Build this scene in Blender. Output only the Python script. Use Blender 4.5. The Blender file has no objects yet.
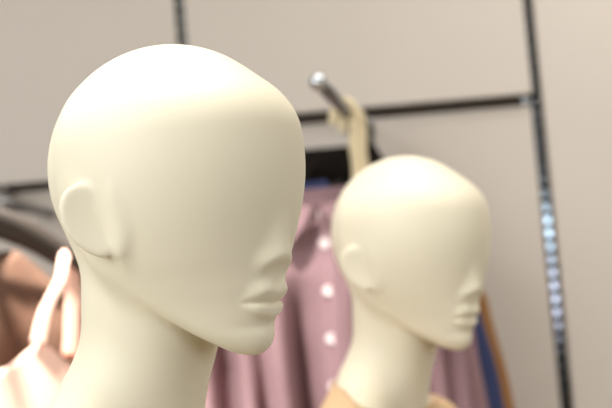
import bpy, bmesh, math, random
import numpy as np
from mathutils import Vector, Matrix, Quaternion

random.seed(7)
PI = math.pi
SC = bpy.context.scene
COL = SC.collection

# ------------------------------------------------------------------ camera
FPX = 1190.0                       # focal length in pixels (612 wide)
CAM = Vector((0.0, 0.0, 1.55))
PITCH, ROLL = math.radians(4.0), math.radians(4.9)
_R = (Matrix.Rotation(PI / 2 + PITCH, 3, 'X') @ Matrix.Rotation(ROLL, 3, 'Z').inverted())
C_RIGHT, C_UP, C_FWD = _R @ Vector((1, 0, 0)), _R @ Vector((0, 1, 0)), _R @ Vector((0, 0, -1))

def at(px, py, d):
    """point of the place that shows at pixel (px, py), d metres away along the view axis"""
    return CAM + (C_FWD + C_RIGHT * ((px - 306.0) / FPX) + C_UP * ((204.0 - py) / FPX)) * d

def px_of(p):
    v = Vector(p) - CAM
    d = v.dot(C_FWD)
    return 306 + FPX * v.dot(C_RIGHT) / d, 204 - FPX * v.dot(C_UP) / d, d

# ------------------------------------------------------------------ implicit surfaces
def smin(a, b, k):
    h = np.maximum(k - np.abs(a - b), 0.0) / k
    return np.minimum(a, b) - h * h * k * 0.25

def smax(a, b, k):
    return -smin(-a, -b, k)

def ellipsoid(x, y, z, c, r):
    px, py, pz = x - c[0], y - c[1], z - c[2]
    k0 = np.sqrt((px / r[0])**2 + (py / r[1])**2 + (pz / r[2])**2) + 1e-9
    k1 = np.sqrt((px / r[0]**2)**2 + (py / r[1]**2)**2 + (pz / r[2]**2)**2) + 1e-9
    return k0 * (k0 - 1.0) / k1

def cone(x, y, z, a, b, ra, rb, sy=1.0):
    ax, ay, az = a
    bx, by, bz = b[0] - ax, b[1] - ay, b[2] - az
    px, py, pz = x - ax, y - ay, z - az
    t = np.clip((px * bx + py * by + pz * bz) / (bx * bx + by * by + bz * bz), 0, 1)
    return np.sqrt((px - t * bx)**2 + ((py - t * by) / sy)**2 + (pz - t * bz)**2) - (ra + (rb - ra) * t)

def curve(z, pts):
    """smooth interpolation through (z, value) pairs"""
    zs = np.array([p[0] for p in pts], float); vs = np.array([p[1] for p in pts], float)
    o = np.argsort(zs); zs, vs = zs[o], vs[o]
    d = np.diff(vs) / np.diff(zs)
    m = np.empty_like(vs); m[0], m[-1] = d[0], d[-1]
    m[1:-1] = np.where(d[:-1] * d[1:] > 0, 2 * d[:-1] * d[1:] / (d[:-1] + d[1:] + 1e-12), 0.0)
    zc = np.clip(z, zs[0], zs[-1])
    i = np.clip(np.searchsorted(zs, zc) - 1, 0, len(zs) - 2)
    h = zs[i + 1] - zs[i]; t = (zc - zs[i]) / h
    return ((2*t**3 - 3*t**2 + 1) * vs[i] + (t**3 - 2*t**2 + t) * h * m[i]
            + (-2*t**3 + 3*t**2) * vs[i + 1] + (t**3 - t**2) * h * m[i + 1])

def sstep(a, b, x):
    t = np.clip((x - a) / (b - a), 0, 1)
    return t * t * (3 - 2 * t)

def surface_nets(F, X, Y, Z):
    """quads of the zero surface of F sampled on a rectilinear grid"""
    nx, ny, nz = F.shape
    ins = F < 0
    cnt = np.zeros((nx-1, ny-1, nz-1), np.int8)
    for i in (0, 1):
        for j in (0, 1):
            for k in (0, 1):
                cnt += ins[i:nx-1+i, j:ny-1+j, k:nz-1+k]
    ci, cj, ck = np.nonzero((cnt > 0) & (cnt < 8))
    idx = -np.ones(cnt.shape, np.int64); idx[ci, cj, ck] = np.arange(len(ci))
    acc = np.zeros((len(ci), 3)); num = np.zeros(len(ci))
    cor = [(i, j, k) for i in (0, 1) for j in (0, 1) for k in (0, 1)]
    for a in cor:
        for b in cor:
            if a < b and sum(abs(p - q) for p, q in zip(a, b)) == 1:
                fa = F[ci+a[0], cj+a[1], ck+a[2]]; fb = F[ci+b[0], cj+b[1], ck+b[2]]
                m = (fa < 0) != (fb < 0)
                t = np.where(m, fa / np.where(m, fa - fb, 1), 0)
                for ax, (G, c) in enumerate(((X, ci), (Y, cj), (Z, ck))):
                    ga, gb = G[c + a[ax]], G[c + b[ax]]
                    acc[:, ax] += np.where(m, ga + t * (gb - ga), 0)
                num += m
    V = acc / num[:, None]
    quads = []
    for ax in range(3):
        sl0 = [slice(None)] * 3; sl1 = [slice(None)] * 3
        sl0[ax] = slice(0, -1); sl1[ax] = slice(1, None)
        a, b = ins[tuple(sl0)], ins[tuple(sl1)]
        u, v = [q for q in range(3) if q != ax]
        e = np.argwhere(a != b)
        ok = (e[:, u] > 0) & (e[:, v] > 0) & (e[:, u] < F.shape[u]-1) & (e[:, v] < F.shape[v]-1)
        e = e[ok]
        flip = ~a[tuple(e.T)]
        q = []
        for du, dv in ((-1, -1), (0, -1), (0, 0), (-1, 0)):
            c = e.copy(); c[:, u] += du; c[:, v] += dv
            q.append(idx[tuple(c.T)])
        q = np.stack(q, 1)
        if ax == 1: flip = ~flip
        q[flip] = q[flip][:, ::-1]
        quads.append(q)
    return V, np.concatenate(quads)

def project(V, f, n=3, e=0.05):
    for _ in range(n):
        x, y, z = V.T
        v = f(x, y, z)
        g = np.stack([f(x+e, y, z) - f(x-e, y, z), f(x, y+e, z) - f(x, y-e, z), f(x, y, z+e) - f(x, y, z-e)], 1) / (2*e)
        s = v / np.maximum((g * g).sum(1), 0.15)
        V = V - np.clip(s, -1.5, 1.5)[:, None] * g
    return V

def axis_grid(segs):
    out = []
    for a, b, h in segs:
        out.append(np.arange(a, b - 1e-6, h))
    return np.concatenate(out)

# ------------------------------------------------------------------ the mannequin's shape (millimetres; x forward, y to its left, z up; z = 0 at mid-head)
FRONT = [(70, 97), (45, 100), (20, 99), (0, 97), (-20, 95), (-45, 93), (-60, 91.5), (-68, 90.5), (-78, 87.5), (-92, 83.5), (-104, 81.5), (-116, 77), (-130, 62)]
WIDTH = [(70, 74), (45, 75), (20, 74), (0, 72), (-20, 69), (-45, 63), (-60, 57), (-75, 50.5), (-92, 42.5), (-104, 36), (-114, 29), (-126, 20)]

def head_field(x, y, z):
    ya = np.sqrt(y * y + 1.0)
    ct, st = math.cos(CR_T), math.sin(CR_T)
    cx, cz = x - CR_C[0], z - CR_C[2]
    f = ellipsoid(ct * cx + st * cz, y, -st * cx + ct * cz, (0, 0, 0), CR_R)
    # face: elliptic slices between the forehead and the chin, cut off below by the jaw line
    fr, wd = curve(z, FRONT), curve(z, WIDTH)
    xc = -14.0
    a = fr - xc
    k0 = np.sqrt(((x - xc) / a)**2 + (y / wd)**2) + 1e-9
    k1 = np.sqrt(((x - xc) / a**2)**2 + (y / wd**2)**2) + 1e-9
    g = k0 * (k0 - 1) / k1
    jaw = curve(x, [(-60, 20), (-35, -22), (-20, -48), (5, -74), (35, -100), (60, -114), (80, -118), (95, -116)])
    g = smax(g, (jaw - z) * 0.8, 16)
    g = smax(g, z - 62, 30)
    g = smax(g, -30 - x, 20)
    f = smin(f, g, 34)
    # nose
    nose = cone(x, y, z, (89, 0, 4), (94, 0, -46), 4.0, 9.5)
    wing = ellipsoid(x, ya, z, (89, 7, -52), (9, 8, 6))
    nose = smin(nose, wing, 8)
    nose = smax(nose, (-53.0 - z + 0.45 * (x - 97)) * 0.9, 3)
    f = smin(f, nose, 9)
    # lips, the hollow below them and the groove above, as a soft relief on the front of the face
    u = np.clip(ya / 21.5, 0, 1.6)
    zm = -79.5 + 1.0 * u**2 - 0.8 * np.exp(-(y / 5.0)**2)
    top = zm + 8.0 * np.sqrt(np.clip(1 - (u / 1.05)**2, 0.02, 1)) - 1.3 * np.exp(-(y / 4.0)**2)
    bot = zm - 11.5 * np.sqrt(np.clip(1 - (u / 1.05)**2.2, 0.02, 1))
    fade = sstep(1.15, 0.55, u)
    hu, hl = top - zm, zm - bot
    tu = (z - zm) / hu; tl = (zm - z) / hl
    up = np.where(tu < 1, 0.24 + 0.76 * sstep(-0.25, 1.05, tu), np.exp(-(np.maximum(z - top, 0) / 6.5)**2)) * (z >= zm)
    lo = (0.22 + 0.78 * sstep(-0.02, 0.42, tl)) * sstep(1.16, 0.70, tl) * (z < zm)
    rel = fade * (LIP_U * up + LIP_L * lo)
    rel -= 0.9 * np.exp(-((z - zm) / 1.4)**2) * sstep(1.12, 0.8, u)
    rel -= 0.7 * np.exp(-(y / 4.0)**2) * np.exp(-((z + 67) / 4.0)**2)
    rel -= 1.6 * np.exp(-((z + 95.5) / 4.0)**2) * np.exp(-(y / 17.0)**2)
    rel += 1.2 * np.exp(-((z + 109) / 8.0)**2) * np.exp(-(y / 15.0)**2)
    f = f - rel * sstep(40, 60, x)
    # ears: smooth lobes, free along the rear edge, dished on the outer side
    ea = math.radians(EAR_A)
    ex, ey, ez = x - EAR_C[0], ya - EAR_C[1], z - EAR_C[2]
    t = -math.cos(ea) * ex + math.sin(ea) * ey
    n = math.sin(ea) * ex + math.cos(ea) * ey - 0.11 * ez
    ti = math.radians(EAR_T)
    t2 = math.cos(ti) * t - math.sin(ti) * ez
    u2 = math.sin(ti) * t + math.cos(ti) * ez
    wide = EAR_R[0] * (1.0 + 0.10 * np.clip(u2 / EAR_R[1], -1, 1))
    rho = np.sqrt((t2 / wide)**2 + (u2 / EAR_R[1])**2) + 1e-6
    ear = smax((rho - 1) * EAR_R[0] * 0.85, np.abs(n) - (3.2 + 1.6 * np.clip(rho, 0, 1.2)**2), 4.0)
    f = smin(f, ear, 2.0 + 11.0 * sstep(-8, -21, t))
    return f

CR_T, CR_C, CR_R = math.radians(-7.0), (1, 0, 25), (103, 77.5, 92)
LIP_U, LIP_L = 4.3, 3.4
EAR_A, EAR_T = 29.5, 28.0
EAR_C, EAR_R = (-3, 79.5, -13.5), (19, 28.0)

BODY_TURN = math.radians(13.0)
def body_field(x, y, z):
    cb, sb = math.cos(BODY_TURN), math.sin(BODY_TURN)
    hx, hy = x, y
    x, y = -30 + cb * (hx + 30) + sb * hy, -sb * (hx + 30) + cb * hy
    ya = np.sqrt(y * y + 4.0)
    neck = cone(hx, hy, z, (-10, 0, -40), (-58, 0, -200), 56, 38, 0.92)
    neck = smin(neck, cone(hx, hy, z, (-32, 0, -30), (-58, 0, -200), 47, 40), 12)
    tr = cone(x, ya, z, (-66, 20, -160), (-62, 150, -236), 37, 44)
    rib = ellipsoid(x, y, z, (-55, 0, -425), (105, 150, 205))
    waist = cone(x, y, z, (-45, 0, -430), (-45, 0, -640), 78, 82, 1.35)
    hips = ellipsoid(x, y, z, (-52, 0, -760), (112, 168, 150))
    arm = cone(x, ya, z, (-60, 172, -246), (-62, 196, -330), 44, 40)
    bust = ellipsoid(x, ya, z, (32, 72, -400), (48, 56, 58))
    b = smin(tr, rib, 50)
    b = smin(b, arm, 40)
    b = smin(b, bust, 50)
    b = smin(b, waist, 80)
    b = smin(b, hips, 90)
    b = smax(b, -(z + 820), 25)
    b = smax(b, ya - 214, 12)
    return smin(neck, b, 42)

def mannequin_field(x, y, z):
    return smin(head_field(x, y, z), body_field(x, y, z), 6 + 12 * sstep(25, -20, x))

def mannequin_surface():
    X = axis_grid([(-200, -120, 6), (-120, -60, 3), (-60, 40, 2.4), (40, 112, 1.5), (112, 140, 6)])
    Y = axis_grid([(-240, -96, 6), (-96, -40, 2.2), (-40, 40, 1.6), (40, 96, 2.2), (96, 246, 6)])
    Z = axis_grid([(-840, -340, 9), (-340, -210, 5), (-210, -125, 3), (-125, -40, 1.5), (-40, 128, 2.2)])
    G = np.meshgrid(X, Y, Z, indexing='ij')
    F = mannequin_field(*G)
    V, Q = surface_nets(F, X, Y, Z)
    V = project(V, mannequin_field, 3)
    return V, Q

# where the two mannequins stand: the mid-head pixel, distance, and the way they face
M_ONE = dict(px=172, py=202, d=0.886, yaw=-36.0)
M_TWO = dict(px=408, py=254, d=1.42, yaw=-47.5)

def mannequin_matrix(m):
    p = at(m['px'], m['py'], m['d'])
    return Matrix.Translation(p) @ Matrix.Rotation(math.radians(m['yaw']), 4, 'Z') @ Matrix.Rotation(math.radians(-m.get('tilt', 0.0)), 4, 'Y')

# ------------------------------------------------------------------ helpers
def lin(c):
    return tuple(((v / 255) / 12.92 if v <= 10 else (((v / 255) + 0.055) / 1.055)**2.4) for v in c)

def material(name, rgb, rough=0.6, metal=0.0, spec=0.5, noise=0.0, nscale=40.0, bump=0.0, bscale=300.0, sheen=0.0, sss=0.0, coat=0.0):
    m = bpy.data.materials.new(name); m.use_nodes = True
    nt = m.node_tree; b = nt.nodes['Principled BSDF']
    c = lin(rgb)
    b.inputs['Base Color'].default_value = (*c, 1)
    b.inputs['Roughness'].default_value = rough
    b.inputs['Metallic'].default_value = metal
    b.inputs['Specular IOR Level'].default_value = spec
    b.inputs['Sheen Weight'].default_value = sheen
    b.inputs['Coat Weight'].default_value = coat
    if sss:
        b.inputs['Subsurface Weight'].default_value = sss
        b.inputs['Subsurface Radius'].default_value = (1.0, 0.7, 0.4)
        b.inputs['Subsurface Scale'].default_value = 0.006
    tc = nt.nodes.new('ShaderNodeTexCoord')
    if noise:
        n = nt.nodes.new('ShaderNodeTexNoise'); n.inputs['Scale'].default_value = nscale; n.inputs['Detail'].default_value = 4
        r = nt.nodes.new('ShaderNodeValToRGB')
        r.color_ramp.elements[0].position = 0.3; r.color_ramp.elements[1].position = 0.7
        r.color_ramp.elements[0].color = (*[v * (1 - noise) for v in c], 1)
        r.color_ramp.elements[1].color = (*[min(1, v * (1 + noise)) for v in c], 1)
        nt.links.new(tc.outputs['Object'], n.inputs['Vector'])
        nt.links.new(n.outputs['Fac'], r.inputs['Fac']); nt.links.new(r.outputs['Color'], b.inputs['Base Color'])
    if bump:
        n2 = nt.nodes.new('ShaderNodeTexNoise'); n2.inputs['Scale'].default_value = bscale; n2.inputs['Detail'].default_value = 2
        bp = nt.nodes.new('ShaderNodeBump'); bp.inputs['Strength'].default_value = bump; bp.inputs['Distance'].default_value = 0.001
        nt.links.new(tc.outputs['Object'], n2.inputs['Vector'])
        nt.links.new(n2.outputs['Fac'], bp.inputs['Height']); nt.links.new(bp.outputs['Normal'], b.inputs['Normal'])
    return m

M = dict(
    cream=material('cream_mannequin_paint', (241, 231, 206), rough=0.5, spec=0.4, noise=0.01, nscale=9),
    wall=material('beige_wall_panel', (206, 196, 186), rough=0.55, spec=0.3, noise=0.02, nscale=3, bump=0.05),
    backing=material('dark_backing', (40, 34, 30), rough=0.8, noise=0.1),
    chrome=material('chrome', (205, 208, 212), rough=0.22, metal=1.0, noise=0.03),
    gunmetal=material('dark_steel', (62, 60, 62), rough=0.3, metal=1.0, noise=0.05),
    steel=material('brushed_steel', (150, 150, 152), rough=0.38, metal=1.0, noise=0.04),
    rail=material('dark_brown_rail', (66, 54, 42), rough=0.6, noise=0.1),
    slot=material('slotted_steel', (120, 123, 128), rough=0.12, metal=1.0, noise=0.03),
    black=material('black_channel', (14, 13, 13), rough=0.6, noise=0.1),
    mauve=material('mauve_cotton', (150, 120, 124), rough=0.9, spec=0.1, noise=0.05, nscale=120, bump=0.15, bscale=900),
    blue=material('blue_cotton', (60, 68, 104), rough=0.85, spec=0.2, noise=0.06, nscale=80, bump=0.1),
    tan=material('tan_cotton', (150, 106, 62), rough=0.85, spec=0.2, noise=0.06, nscale=80, bump=0.1),
    blackcloth=material('black_wool', (30, 25, 22), rough=0.95, spec=0.1, noise=0.12, nscale=150, bump=0.2),
    brown=material('brown_cloth', (96, 68, 52), rough=0.75, spec=0.3, noise=0.07, nscale=60, bump=0.1),
    peach=material('peach_satin', (250, 205, 184), rough=0.5, spec=0.4, noise=0.03, nscale=40),
    sand=material('sand_jersey', (216, 182, 144), rough=0.85, spec=0.2, noise=0.03, nscale=150, bump=0.15, bscale=900),
    button=material('pearl_button', (236, 222, 220), rough=0.3, spec=0.5, noise=0.02, nscale=300, coat=0.3),
    hanger=material('cream_hanger', (226, 208, 170), rough=0.5, noise=0.05, nscale=30),
    darkhanger=material('dark_brown_hanger', (50, 41, 34), rough=0.4, spec=0.5, noise=0.08, nscale=30),
    floor=material('grey_brown_floor_tile', (128, 114, 96), rough=0.35, noise=0.05, nscale=2),
)

def mesh_obj(name, V, F, mat, parent=None, smooth=True, solid=0.0, subsurf=0, bevel=0.0, offset=0.0):
    me = bpy.data.meshes.new(name)
    me.from_pydata([tuple(v) for v in V], [], [tuple(f) for f in F])
    me.validate()
    bm = bmesh.new(); bm.from_mesh(me); bmesh.ops.recalc_face_normals(bm, faces=bm.faces[:]); bm.to_mesh(me); bm.free()
    if smooth:
        me.polygons.foreach_set('use_smooth', [True] * len(me.polygons))
    me.materials.append(mat)
    o = bpy.data.objects.new(name, me); COL.objects.link(o)
    if parent is not None: o.parent = parent
    if solid:
        md = o.modifiers.new('thickness', 'SOLIDIFY'); md.thickness = solid; md.offset = offset
    if bevel:
        md = o.modifiers.new('bevel', 'BEVEL'); md.width = bevel; md.segments = 2; md.limit_method = 'ANGLE'
    if subsurf:
        md = o.modifiers.new('round', 'SUBSURF'); md.levels = subsurf; md.render_levels = subsurf
    return o

class MB:
    """collects shapes for ONE mesh"""
    def __init__(s): s.V, s.F = [], []
    def add(s, V, F):
        n = len(s.V); s.V += [Vector(v) for v in V]; s.F += [tuple(i + n for i in f) for f in F]; return s
    def box(s, c, h):
        V = [(c[0] + sx * h[0], c[1] + sy * h[1], c[2] + sz * h[2]) for sx in (-1, 1) for sy in (-1, 1) for sz in (-1, 1)]
        return s.add(V, [(0, 1, 3, 2), (4, 6, 7, 5), (0, 4, 5, 1), (2, 3, 7, 6), (0, 2, 6, 4), (1, 5, 7, 3)])
    def tube(s, path, radii, n=14, flat=1.0, up=(0, 1, 0)):
        P = [Vector(p) for p in path]
        if not hasattr(radii, '__len__'): radii = [radii] * len(P)
        V, F = [], []
        for i, p in enumerate(P):
            t = (P[min(i + 1, len(P) - 1)] - P[max(i - 1, 0)]).normalized()
            a = Vector(up); a = (a - t * a.dot(t))
            if a.length < 1e-3: a = t.orthogonal()
            a.normalize(); b = t.cross(a)
            for k in range(n):
                th = 2 * PI * k / n
                V.append(p + (a * math.cos(th) * flat + b * math.sin(th)) * radii[i])
        for i in range(len(P) - 1):
            for k in range(n):
                F.append((i * n + k, i * n + (k + 1) % n, (i + 1) * n + (k + 1) % n, (i + 1) * n + k))
        F.append(tuple(range(n))[::-1]); F.append(tuple((len(P) - 1) * n + k for k in range(n)))
        return s.add(V, F)
    def lathe(s, prof, c=(0, 0, 0), rot=None, n=24):
        V, F = [], []
        for r, h in prof:
            for k in range(n):
                th = 2 * PI * k / n
                v = Vector((r * math.cos(th), r * math.sin(th), h))
                if rot: v = rot @ v
                V.append(v + Vector(c))
        m = len(prof)
        for i in range(m - 1):
            for k in range(n):
                F.append((i * n + k, i * n + (k + 1) % n, (i + 1) * n + (k + 1) % n, (i + 1) * n + k))
        F.append(tuple(range(n))[::-1]); F.append(tuple((m - 1) * n + k for k in range(n)))
        return s.add(V, F)
    def build(s, name, mat, parent=None, **kw): return mesh_obj(name, s.V, s.F, mat, parent, **kw)

def spline(pts, n=8):
    P = [Vector(p) for p in pts]; out = []
    for i in range(len(P) - 1):
        a, b, c, d = P[max(i - 1, 0)], P[i], P[i + 1], P[min(i + 2, len(P) - 1)]
        for k in range(n):
            t = k / n
            out.append(0.5 * ((2 * b) + (c - a) * t + (2 * a - 5 * b + 4 * c - d) * t * t + (3 * b - a - 3 * c + d) * t**3))
    out.append(P[-1]); return out

def empty(name, loc=(0, 0, 0), rz=0.0):
    o = bpy.data.objects.new(name, None); COL.objects.link(o)
    o.location = loc; o.rotation_euler = (0, 0, rz); o.empty_display_size = 0.05
    return o

def tag(o, label, cat, group=None):
    o['label'] = label; o['category'] = cat
    if group: o['group'] = group
    return o

def structure(o):
    o['kind'] = 'structure'; return o

# ------------------------------------------------------------------ the shop: floor and panelled wall
WY = 2.24                                   # front face of the wall panels
def on_wall(px, py, y=WY):
    d = at(px, py, 1.0) - CAM
    return CAM + d * ((y - CAM.y) / d.y)

structure(MB().box((0.2, 0.4, -0.02), (3.2, 2.2, 0.02)).build('floor', M['floor'], smooth=False))
structure(MB().box((0.2, WY + 0.085, 1.6), (3.2, 0.03, 1.6)).build('wall_back', M['backing'], smooth=False))

UP_R = on_wall(547.0, 190).x
UP_L = on_wall(180.5, 24).x
SEAM_M = on_wall(430, 107).z               # gap between the panels of the middle bay
SEAM_L = on_wall(25, 187).z                # and of the left bay
GAP = 0.010
def panel(x0, x1, z0, z1, inset, label):
    t = 0.018
    o = MB().box(((x0 + x1) / 2, WY + inset + t / 2, (z0 + z1) / 2), ((x1 - x0) / 2, t / 2, (z1 - z0) / 2)).build('wall_panel', M['wall'], smooth=False, bevel=0.0015)
    return tag(o, label, 'wall panel', None)
panel(UP_L + GAP, UP_R - GAP, SEAM_M + 0.010, 3.0, 0.0, 'upper beige wall panel between the two slotted strips, above the dark gap')
panel(UP_L + GAP, UP_R - GAP, 0.12, SEAM_M - 0.010, 0.022, 'lower beige wall panel behind the mauve shirt, below the dark gap')
panel(UP_L - 1.60, UP_L - GAP, SEAM_L + 0.008, 3.0, 0.0, 'beige wall panel at the upper left, behind the nearer mannequin head')
panel(UP_L - 1.60, UP_L - GAP, 0.12, SEAM_L - 0.008, 0.022, 'lower left beige wall panel behind the peach camisole and dark hangers')
panel(UP_R + GAP, UP_R + 1.30, 0.12, 3.0, 0.0, 'tall uninterrupted beige wall panel right of the dark slotted strip')

def slotted_strip(x, z0, z1, label, face):
    r = empty('slotted_upright', (x, WY + 0.03, z0))
    ch = MB().box((0, 0.006, (z1 - z0) / 2), (GAP * 0.98, 0.004, (z1 - z0) / 2))
    for s in (-1, 1):
        ch.box((s * 0.0083, -0.003, (z1 - z0) / 2), (0.0015, 0.006, (z1 - z0) / 2))
    ch.build('channel', M['black'], r, smooth=False)
    b = MB()
    pitch, k = 0.025, 0
    while k * pitch < z1 - z0 - 0.02:
        b.box((0, -0.008, k * pitch + 0.012), (0.0062, 0.0015, 0.0075)); k += 1
    b.build('slotted_face', face, r, smooth=False, bevel=0.0008)
    return tag(r, label, 'shelf upright')
slotted_strip(UP_R, 0.001, 3.0, 'dark slotted metal upright running down the wall at the right', M['slot'])
slotted_strip(UP_L, 0.001, 3.0, 'slotted metal upright showing just above the nearer mannequin head', M['chrome'])

def gap_rail(x0, x1, z, label):
    r = empty('slot_rail', ((x0 + x1) / 2, WY + 0.03, z))
    MB().box((0, 0.004, 0), ((x1 - x0) / 2, 0.003, 0.0095)).build('rail', M['rail'], r, smooth=False)
    MB().box(((x1 - x0) / 2 - 0.008, -0.006, 0), (0.006, 0.006, 0.006)).build('end_stop', M['chrome'], r, smooth=False, bevel=0.002)
    return tag(r, label, 'slot rail')
gap_rail(UP_L + GAP + 0.001, UP_R - GAP - 0.001, SEAM_M, 'dark horizontal slot rail in the wall gap above the mauve shirt')
gap_rail(UP_L - 1.60, UP_L - GAP - 0.001, SEAM_L, 'dark horizontal slot rail in the wall at the far left, above the hangers')

# ------------------------------------------------------------------ display arms
def display_arm(tip, base, label, cap_r=0.012):
    tip, base = Vector(tip), Vector(base)
    r = empty('display_arm', base)
    d = tip - base; u = d.normalized()
    MB().tube([(0, 0, 0), d * 0.5, d * 0.985], 0.0100, n=18).build('tube', M['steel'], r)
    q = u.to_track_quat('Z', 'Y')
    MB().lathe([(0.004, -0.006), (cap_r, -0.005), (cap_r * 1.05, 0.0), (cap_r * 0.9, 0.006), (cap_r * 0.45, 0.010), (0.001, 0.011)], d, q).build('end_cap', M['chrome'], r)
    MB().box((0, 0.004, 0.0), (0.011, 0.006, 0.028)).build('wall_bracket', M['chrome'], r, smooth=False, bevel=0.003)
    return tag(r, label, 'display arm')

ARM_T = at(318, 82, 1.66)
_h = at(345, 112, 1.95)
_dir = Vector((_h.x - ARM_T.x, _h.y - ARM_T.y, 0.0))
ARM_B = ARM_T + _dir * ((WY + 0.012 - ARM_T.y) / _dir.y)
display_arm(ARM_T, ARM_B, 'metal display arm with a pale round end cap, sticking out above the mauve shirt')
def on_arm(y): return ARM_T.lerp(ARM_B, (y - ARM_T.y) / (ARM_B.y - ARM_T.y))

PEG = at(2, 203, 1.98)
display_arm(PEG, Vector((PEG.x + 0.015, WY + 0.034, PEG.z)), 'short metal display arm at the left edge just above the dark hangers', 0.008)
ARM2_T = at(-62, 158, 1.66)
ARM2_B = Vector((ARM2_T.x - 0.06, WY + 0.034, ARM2_T.z))
display_arm(ARM2_T, ARM2_B, 'long metal display arm at the far left that carries the dark hangers', 0.010)
def on_arm2(y): return ARM2_T.lerp(ARM2_B, (y - ARM2_T.y) / (ARM2_B.y - ARM2_T.y))

# ------------------------------------------------------------------ hangers (origin: where the hook rests on the arm; x across, z up)
def hanger(name, loc, rz, mat, hookmat, label, group, drop=0.115, half=0.20, fall=0.085, hook_r=0.0032, bar=(0.012, 0.7), hookflat=1.0, bow=0.03):
    r = empty(name, loc, rz)
    z0 = -drop
    if hook_r > 0.006:
        arc = [(-0.021, 0, -0.020), (-0.020, 0, -0.008), (-0.012, 0, 0.008), (0.002, 0, 0.015), (0.012, 0, 0.002), (0.012, 0, -0.025), (0.009, 0, -0.06), (0.010, 0, -0.10), (0, 0, z0 - 0.004)]
    else:
        arc = [(-0.016, 0, -0.022), (-0.018, 0, -0.008), (-0.010, 0, 0.010), (0.003, 0, 0.0145), (0.017, 0, 0.004), (0.020, 0, -0.016), (0.010, 0, -0.036), (0.001, 0, -0.052), (0, 0, z0 * 0.8), (0, 0, z0 - 0.004)]
    MB().tube(spline(arc, 6), hook_r, n=12, flat=hookflat).build('hook', hookmat, r)
    pts = [(-half, bow, z0 - fall), (-half * 0.75, bow * 0.6, z0 - fall * 0.62), (-half * 0.4, bow * 0.2, z0 - fall * 0.22), (0, 0, z0), (half * 0.4, bow * 0.2, z0 - fall * 0.22), (half * 0.75, bow * 0.6, z0 - fall * 0.62), (half, bow, z0 - fall)]
    P = spline(pts, 6); n = len(P)
    MB().tube(P, [bar[0] * (0.75 + 0.25 * math.sin(PI * i / (n - 1))) for i in range(n)], n=14, flat=bar[1]).build('shoulder_bar', mat, r)
    return tag(r, label, 'hanger', group)

# ------------------------------------------------------------------ garments: a soft closed tube with shoulders, neck hole, folds, sleeves and collar
CREASE = {14: ((-0.050, 0.017, 0.085), (-0.085, 0.022, -0.020), (-0.118, 0.010, 0.045), (-0.140, 0.016, -0.02), (-0.172, 0.020, 0.085), (0.050, 0.016, 0.040), (0.120, 0.016, 0.055), (0.155, 0.014, 0.060), (0.195, 0.016, 0.06))}
def folds(u, v, seed, amp):
    rnd = random.Random(seed)
    s = 0.0
    for k in range(7):
        f, ph, w = rnd.uniform(22, 75), rnd.uniform(0, 6.28), rnd.uniform(0.4, 1.0)
        s += w * math.sin(f * u + ph + 1.3 * math.sin(3.1 * v + ph))
    return amp * s / 3.0 + sum(d * math.exp(-((u - c - 0.03 * v) / w)**2) * min(1, max(0, (v - 0.12) / 0.15)) for c, w, d in CREASE.get(seed, ()))

def garment_body(r, mat, neck=0.062, half=0.205, drop=0.13, length=0.66, depth=0.034, seed=1, amp=0.010, flare=0.03, cx=0.0, z0=0.0):
    V, F = [], []
    nv, nu = 60, 120
    for i in range(nv + 1):
        s = i / nv
        v = drop * (s / 0.25) if s < 0.25 else drop + (length - drop) * (s - 0.25) / 0.75
        hw = neck + (half - neck) * min(1, v / drop)**0.92 if v < drop else half + flare * (v - drop) / (length - drop)
        k = min(1, 0.35 + v / drop * 0.65)
        for j in range(nu):
            th = 2 * PI * j / nu
            c, sn = math.cos(th), math.sin(th)
            u = hw * (abs(c)**0.75) * (1 if c >= 0 else -1)
            w = depth * k * (abs(sn)**0.7) * (1 if sn >= 0 else -1)
            g = min(1, max(0, (v - 0.02) / 0.16))
            w += folds(u, v, seed + (0 if sn < 0 else 9), amp) * g * (abs(sn)**0.6)
            dip = 0.0
            if sn < 0: dip = 0.038 * max(0.0, 1 - v / 0.11)**2 * sn * sn
            V.append((cx * max(0, 1 - v / 0.2) + u, w, z0 - v - dip))
    for i in range(nv):
        for j in range(nu):
            F.append((i * nu + j, i * nu + (j + 1) % nu, (i + 1) * nu + (j + 1) % nu, (i + 1) * nu + j))
    return mesh_obj('body', V, F, mat, r, solid=0.0012)

def garment_sleeve(r, mat, side, half, drop, length=0.52, seed=3, spread=0.055, rad=0.062, depth=0.6, z0=0.0, groove=0.0, yo=0.004):
    V, F = [], []
    n, m = 36, 26
    for i in range(m + 1):
        s = i / m
        c = Vector((side * (half - 0.045 + spread * s**0.8), yo, z0 - drop * 0.86 - length * s))
        a = rad * (1.0 - 0.25 * s) * (0.45 + 0.55 * min(1, s / 0.10))
        for j in range(n):
            th = 2 * PI * j / n
            f = 1 + 0.10 * math.sin(3 * th + 5 * s + seed) + 0.06 * math.sin(5 * th - 9 * s + seed)
            f -= groove * (min(1, s / 0.2)) * math.exp(-((th - 1.5 * PI + 0.35 * side) / 0.42)**2)
            V.append(c + Vector((a * f * math.cos(th), a * depth * f * math.sin(th), 0.03 * (1 - s) * (-side * math.cos(th)) * (1 - s))))
    for i in range(m):
        for j in range(n):
            F.append((i * n + j, i * n + (j + 1) % n, (i + 1) * n + (j + 1) % n, (i + 1) * n + j))
    F.append(tuple(range(n))[::-1])
    return mesh_obj('sleeve', V, F, mat, r, solid=0.0012)

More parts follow.
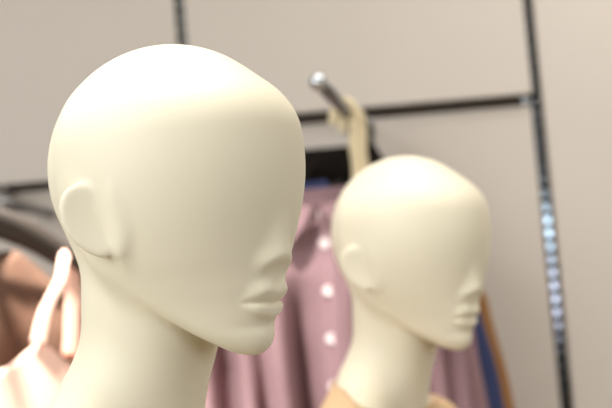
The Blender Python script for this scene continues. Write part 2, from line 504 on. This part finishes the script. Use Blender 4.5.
def garment_collar(r, mat, neck=0.062, depth=0.036, stand=0.030, fall=0.048, point=0.03, gap=0.5, cx=0.0, fx=0.0, z0=0.0, tilt=0.016, spread=0.55):
    """stand-up band that folds over into two pointed leaves, open at the front (-y)"""
    V, F = [], []
    n = 56
    rows = 9
    for i in range(n + 1):
        q = i / n
        th = -PI / 2 + gap / 2 + q * (2 * PI - gap)
        front = max(0.0, -math.sin(th))
        e = max(0.0, abs(2 * q - 1) - 0.55) / 0.45
        bx = cx + fx * front + neck * math.cos(th); by = depth * math.sin(th)
        nx, ny = math.cos(th), math.sin(th)
        base = z0 - tilt * front**1.5 * 2.2 - 0.008
        prof = [(0.000, 0), (0.001, stand * 0.5), (0.003, stand), (0.0065, stand * 1.08), (0.010, stand * 0.98)]
        L = fall + point * e**2
        for t in (0.3, 0.55, 0.8, 1.0):
            prof.append((0.010 + 0.012 * t + 0.01 * t * t, stand * 0.98 - L * t))
        sg = -1.0 if q > 0.5 else 1.0
        for r_, (a, h) in enumerate(prof):
            t = max(0, r_ - 4) / 4.0
            th2 = th + sg * spread * t * e
            V.append((cx + fx * front + (neck + a) * math.cos(th2), (depth + a * 0.9) * math.sin(th2), base + h))
    for i in range(n):
        for j in range(rows - 1):
            F.append((i * rows + j, (i + 1) * rows + j, (i + 1) * rows + j + 1, i * rows + j + 1))
    return mesh_obj('collar', V, F, mat, r, solid=0.0014, subsurf=1)

GX = -0.066
GZ = -0.140                                 # neck of a hung garment below its arm
def hung(name, y, rz=0.0):
    p = on_arm(y)
    return empty(name, (p.x + GX, p.y, p.z + GZ), rz)

# the mauve shirt
SH_Y = 1.95
sh = hung('mauve_shirt', SH_Y, math.radians(4))
tag(sh, 'mauve button-front shirt with white buttons hanging behind the farther mannequin', 'shirt')
body = garment_body(sh, M['mauve'], seed=14, amp=0.011, depth=0.036, half=0.225, drop=0.125, length=0.66, flare=0.004)
for s in (-1, 1):
    garment_sleeve(sh, M['mauve'], s, 0.225, 0.125, seed=2 + s, spread=0.065, yo=0.055)
garment_collar(sh, M['mauve'], neck=0.06, depth=0.04, gap=0.14, stand=0.026, fall=0.042, point=0.02)
# placket strip that follows the front of the shirt, with its buttons
def front_w(u, v):
    hw = 0.062 + (0.225 - 0.062) * min(1, v / 0.125)**0.92 if v < 0.125 else 0.225 + 0.004 * (v - 0.125) / 0.535
    c = min(0.999, (abs(u) / hw))**(1 / 0.75)
    sn = math.sqrt(max(0, 1 - c * c))
    k = min(1, 0.35 + v / 0.125 * 0.65)
    return -0.036 * k * sn**0.7 + folds(u, v, 14, 0.011) * min(1, max(0, (v - 0.02) / 0.16)) * sn**0.6
PL = lambda v: 0.011 - 0.02 * v
V, F = [], []
for i in range(41):
    v = 0.035 + 0.62 * i / 40
    for j in range(7):
        u = PL(v) + 0.016 * (j / 3 - 1)
        V.append((u, front_w(u, v) - 0.0022, -v))
for i in range(40):
    for j in range(6):
        F.append((i * 7 + j, i * 7 + j + 1, (i + 1) * 7 + j + 1, (i + 1) * 7 + j))
mesh_obj('placket', V, F, M['mauve'], sh, solid=0.0016)
b0 = None
VB = sh.location.z - at(326, 243, 1.91).z
for k in range(9):
    v = VB + 0.0765 * (k - 1) if k else VB - 0.047
    u = PL(v)
    if b0 is None:
        mb = MB().lathe([(0.0014, -0.001), (0.0074, -0.0008), (0.0090, 0.0006), (0.0088, 0.0022), (0.0073, 0.0027), (0.0062, 0.0019), (0.0022, 0.0018), (0.0007, 0.0018)], rot=Matrix.Rotation(PI / 2, 3, 'X'))
        b0 = mb.build('button', M['button'], sh); b = b0
    else:
        b = b0.copy(); COL.objects.link(b); b.parent = sh
    b.location = (u, front_w(u, v) - 0.0045, -v)
hanger('garment_hanger', on_arm(SH_Y) , math.radians(4), M['hanger'], M['hanger'], 'cream hanger whose thick hook rises from the mauve shirt collar', 'hangers on the upper display arm', drop=0.185, half=0.165, fall=0.055, hook_r=0.0095, hookflat=0.75, bow=0.0)

# behind it on the same arm
def plain_garment(name, y, mat, label, cat, half, seed, collar=True, stand=0.03, fall=0.045, dz=0.0, spread=0.06, neck=0.06, rz=0.0, dx=0.0, depth=0.02, rad=0.06):
    g = hung(name, y, rz); g.location.z += dz; g.location.x += dx
    garment_body(g, mat, seed=seed, amp=0.005, depth=depth, half=half, drop=0.125, length=0.68, neck=neck)
    for s in (-1, 1):
        garment_sleeve(g, mat, s, half, 0.125, seed=seed + s, spread=spread, depth=0.30, rad=rad)
    if collar: garment_collar(g, mat, neck=neck, depth=0.024, stand=stand, fall=fall, gap=0.5)
    tag(g, label, cat)
    return g
plain_garment('blue_shirt', 2.06, M['blue'], 'blue shirt hanging directly behind the mauve shirt, only its edges showing', 'shirt', 0.268, 31, dz=0.016, dx=-0.052, spread=0.085, neck=0.052)
plain_garment('tan_shirt', 2.115, M['tan'], 'tan brown garment whose edge shows right of the mauve shirt', 'shirt', 0.243, 47, spread=0.072)
plain_garment('black_jacket', 2.172, M['blackcloth'], 'black jacket hanging at the back of the rail, its dark collar above the mauve shirt', 'jacket', 0.19, 63, stand=0.045, fall=0.04, dz=0.072, neck=0.078)
hanger('garment_hanger', on_arm(2.06), math.radians(-8), M['hanger'], M['hanger'], 'second cream hanger, behind the first, carrying the blue shirt', 'hangers on the upper display arm', drop=0.185, half=0.165, fall=0.055, hook_r=0.0085, hookflat=0.75, bow=0.0)
for y, l in ((2.115, 'dark hanger carrying the tan garment behind the blue shirt'), (2.172, 'dark hanger carrying the black jacket nearest the wall')):
    hanger('garment_hanger', on_arm(y), 0.0, M['darkhanger'], M['gunmetal'], l, 'hangers on the upper display arm', drop=0.150 if y < 2.14 else 0.09, half=0.165, fall=0.09, bar=(0.007, 0.8), bow=0.0)

# ------------------------------------------------------------------ left arm: dark hangers, a brown garment and the peach camisole
H_Y = [1.74, 1.82, 1.90]
def hang2(y): return on_arm2(y)
C1 = on_arm2(1.74)
hk = dict(drop=0.062, half=0.205, fall=0.125, bar=(0.0135, 0.45), bow=0.012)
hanger('dark_hanger', C1, 0.0, M['darkhanger'], M['gunmetal'], 'dark brown hanger holding the peach camisole by its straps', 'dark hangers at the left', **hk)
hanger('dark_hanger', on_arm2(1.83), 0.0, M['darkhanger'], M['gunmetal'], 'dark brown hanger holding the brown garment behind the peach camisole', 'dark hangers at the left', **dict(hk, drop=0.084))
hanger('dark_hanger', on_arm2(1.785), 0.0, M['darkhanger'], M['gunmetal'], 'bare dark brown hanger between the camisole hanger and the brown garment', 'dark hangers at the left', **dict(hk, drop=0.074))
bg = empty('brown_garment', on_arm2(1.83) + Vector((0, 0, -0.128)))
garment_body(bg, M['brown'], seed=77, amp=0.010, depth=0.026, half=0.20, drop=0.13, length=0.6, neck=0.07)
tag(bg, 'brown sleeveless garment hanging behind the peach camisole at the left edge', 'top')

cam_ = empty('peach_camisole', C1)
tag(cam_, 'bright peach strappy camisole hanging at the left edge behind the nearer mannequin', 'camisole')
def loc_at(px, py, d): return at(px, py, d) - C1
def cami():
    # front and back panels (x across, z down) below the straps, joined along the sides
    x0 = 0.0
    V, F = [], []
    n, m = 72, 30
    SX = loc_at(41, 340, 1.72).x; SZ = loc_at(41, 340, 1.72).z
    def top(u, front):
        a = abs(u)
        if a < SX:
            return SZ - (0.060 if front else 0.035) * (1 - (a / SX)**1.6)
        return SZ - 0.040 * ((a - SX) / (0.155 - SX))**1.2
    for i in range(m + 1):
        s = i / m
        for j in range(n):
            th = 2 * PI * j / n
            c, sn = math.cos(th), math.sin(th)
            u = 0.155 * (abs(c)**0.8) * (1 if c >= 0 else -1)
            t = top(u, sn < 0) - (0.012 if sn > 0 else 0)
            z = t + (-0.55 - t) * s
            w = (0.030 * abs(sn)**0.7 * (1 if sn > 0 else -1)) + folds(u, s, 5, 0.006) * (0.3 + s) * abs(sn)
            V.append((u * (1 + 0.25 * s), w, z))
    for i in range(m):
        for j in range(n):
            F.append((i * n + j, i * n + (j + 1) % n, (i + 1) * n + (j + 1) % n, (i + 1) * n + j))
    mesh_obj('bodice', V, F, M['peach'], cam_, solid=0.0012)
    e = loc_at(66, 266, 1.74); hx, hz = e.x, e.z
    for s in (-1, 1):
        front = [(s * SX, -0.030, SZ - 0.004), (s * (SX + 0.012), -0.026, SZ + 0.04), (s * (hx - 0.006), -0.018, hz - 0.02), (s * hx, -0.008, hz + 0.012), (s * (hx + 0.004), 0.006, hz + 0.018)]
        MB().tube(spline(front, 8), [0.012 - 0.004 * min(1, i / 12) for i in range(33)], n=12, flat=0.18).build('strap', M['peach'], cam_)
        back = [(s * (hx + 0.002), 0.006, hz + 0.016), (s * (hx + 0.006), 0.014, hz - 0.005), (s * (hx + 0.004), 0.020, hz - 0.04), (s * (hx - 0.008), 0.026, SZ - 0.03)]
        MB().tube(spline(back, 8), 0.012, n=12, flat=0.18).build('strap', M['peach'], cam_)
cami()

# ------------------------------------------------------------------ mannequins
def mannequin_mesh(turn):
    global BODY_TURN
    BODY_TURN = math.radians(turn)
    V, Q = mannequin_surface()
    me = bpy.data.meshes.new('mannequin')
    me.from_pydata((V / 1000).tolist(), [], Q.tolist()); me.validate()
    me.polygons.foreach_set('use_smooth', [True] * len(me.polygons))
    me.materials.append(M['cream'])
    bm = bmesh.new(); bm.from_mesh(me); bmesh.ops.recalc_face_normals(bm, faces=bm.faces[:]); bm.to_mesh(me); bm.free()
    return V, Q, me
_, _, mesh_near = mannequin_mesh(13.0)
MV, MQ, mm = mannequin_mesh(24.0)

def stand_mannequin(m, me, label):
    o = bpy.data.objects.new('mannequin', me); COL.objects.link(o)
    o.matrix_world = mannequin_matrix(m)
    z = o.location.z
    MB().tube([(-0.05, 0, -0.80), (-0.05, 0, -0.2 - z * 0.5), (-0.05, 0, 0.012 - z)], 0.0125, n=20).build('stand_pole', M['chrome'], o)
    MB().lathe([(0.01, 0), (0.17, 0), (0.172, 0.004), (0.165, 0.009), (0.03, 0.012), (0.013, 0.02)], (-0.05, 0, -z), n=48).build('stand_base', M['chrome'], o)
    return tag(o, label, 'mannequin', 'cream faceless mannequins')
m1 = stand_mannequin(M_ONE, mesh_near, 'large sharp cream mannequin with smooth bald eyeless head, nearest the camera')
m2 = stand_mannequin(M_TWO, mm, 'smaller blurred cream mannequin in a sand top, standing farther back')

# the farther mannequin's top: a shell that follows the body below a round neckline
N = np.empty(len(MV) * 3); mm.vertices.foreach_get('normal', N); N = N.reshape(-1, 3)
def neckline(x, y):
    return curve(0.78 * x + 0.63 * y, [(-140, -142), (-103, -146), (-84, -152), (-64, -169), (-30, -182), (12, -186), (60, -184), (120, -180)])
ins = (MV[:, 2] < neckline(MV[:, 0], MV[:, 1])) & (MV[:, 2] > -700)
S = MV + N * 2.0
# pull the edge row on to the neckline so that the hem is clean
keep = ins[MQ].all(1)
used = np.unique(MQ[keep]); remap = -np.ones(len(MV), int); remap[used] = np.arange(len(used))
cnt = {}
for q in MQ[keep]:
    for a, b in zip(q, np.roll(q, -1)):
        e = (min(a, b), max(a, b)); cnt[e] = cnt.get(e, 0) + 1
edge = {v for e, c in cnt.items() if c == 1 for v in e}
for v in edge:
    if MV[v, 2] > -400: S[v, 2] = neckline(S[v, 0], S[v, 1])
mesh_obj('top', S[used] / 1000, remap[MQ[keep]], M['sand'], m2, solid=0.0025, offset=1.0)

# ------------------------------------------------------------------ light
def area(name, loc, target, size, power, color=(1, 1, 1), size_y=None, spread=PI):
    L = bpy.data.lights.new(name, 'AREA'); L.energy = power; L.color = color; L.size = size; L.spread = spread
    if size_y: L.shape = 'RECTANGLE'; L.size_y = size_y
    o = bpy.data.objects.new(name, L); COL.objects.link(o); o.location = loc
    o.rotation_euler = (Vector(target) - Vector(loc)).to_track_quat('-Z', 'Y').to_euler()
    return o
def spot(name, loc, target, power, angle, color=(1, 1, 1), rad=0.06, blend=0.6):
    L = bpy.data.lights.new(name, 'SPOT'); L.energy = power; L.color = color; L.spot_size = math.radians(angle); L.spot_blend = blend; L.shadow_soft_size = rad
    o = bpy.data.objects.new(name, L); COL.objects.link(o); o.location = loc
    o.rotation_euler = (Vector(target) - Vector(loc)).to_track_quat('-Z', 'Y').to_euler()
    return o
WARM = (1.0, 0.96, 0.90)
c1, c2 = m1.location.copy(), m2.location.copy()
area('ceiling_light_near', (c1.x - 0.05, c1.y + 0.08, 2.75), c1, 0.5, 2.0, WARM, spread=1.1)
area('ceiling_light_far', (c2.x - 0.05, c2.y + 0.06, 2.75), c2, 0.5, 0.6, WARM, spread=1.1)
spot('ceiling_spot_left', (-0.75, 1.45, 2.9), C1 + Vector((0.06, -0.02, -0.25)), 800, 24, WARM, 0.05)
area('fill_light_wall', (0.25, 1.62, 3.1), (0.2, 2.24, 1.5), 1.2, 3, (1.0, 0.95, 0.90), 0.4)  # added fill to brighten the wall panels, not a fixture of the shop
area('shop_light_left', (-1.65, -0.15, 2.3), (0, 1.0, 1.6), 1.4, 38, (0.93, 0.975, 1.0))
area('fill_light_right', (1.9, 0.4, 1.9), (0.6, 2.24, 1.3), 1.2, 7, WARM)  # invented fill from the right, lifts the wall and the face fronts
area('fill_light_right_wall', (0.95, 1.45, 2.9), (0.62, 2.24, 1.35), 0.6, 3.6, (1.0, 0.95, 0.90), spread=1.6)  # extra unseen lamp put in to lighten the right wall panel
spot('ceiling_spot_shirt', (-0.55, 0.95, 2.9), (-0.06, 1.92, 1.42), 290, 17, WARM, 0.05, 0.9)
area('upright_glint_upper', (1.01, -0.35, 1.705), (0.5, 2.24, 1.62), 0.30, 2.4, (0.72, 0.90, 1.0), 0.13)  # added panel behind the camera, mirrored as bright beads in the right upright
area('upright_glint_lower', (1.01, -0.35, 1.44), (0.5, 2.24, 1.50), 0.30, 2.4, (0.86, 0.88, 1.0), 0.25)  # second added panel, for the lower run of bright beads; no window there

w = bpy.data.worlds.new('shop_ambience'); SC.world = w; w.use_nodes = True
nt = w.node_tree; bgn = nt.nodes['Background']
tcw = nt.nodes.new('ShaderNodeTexCoord'); sep = nt.nodes.new('ShaderNodeSeparateXYZ'); rp = nt.nodes.new('ShaderNodeValToRGB')
mp = nt.nodes.new('ShaderNodeMath'); mp.operation = 'MULTIPLY_ADD'; mp.inputs[1].default_value = 0.5; mp.inputs[2].default_value = 0.5
nt.links.new(tcw.outputs['Generated'], sep.inputs[0]); nt.links.new(sep.outputs['Z'], mp.inputs[0]); nt.links.new(mp.outputs[0], rp.inputs['Fac'])
rp.color_ramp.elements[0].color = (0.13, 0.085, 0.035, 1); rp.color_ramp.elements[1].color = (1.55, 1.50, 1.40, 1)
e = rp.color_ramp.elements.new(0.5); e.color = (0.36, 0.295, 0.18, 1)
nt.links.new(rp.outputs['Color'], bgn.inputs['Color']); bgn.inputs['Strength'].default_value = 0.56

# ------------------------------------------------------------------ camera object
cd = bpy.data.cameras.new('camera'); co = bpy.data.objects.new('camera', cd); COL.objects.link(co)
cd.sensor_width = 36.0; cd.lens = FPX / 612 * 36.0; cd.clip_start = 0.01
co.matrix_world = Matrix.Translation(CAM) @ _R.to_4x4()
cd.dof.use_dof = True; cd.dof.focus_distance = 0.84; cd.dof.aperture_fstop = 5.6; cd.dof.aperture_blades = 0
SC.camera = co
SC.view_settings.view_transform = 'Standard'; SC.view_settings.look = 'None'
SC.view_settings.exposure = 0.0; SC.view_settings.gamma = 1.0
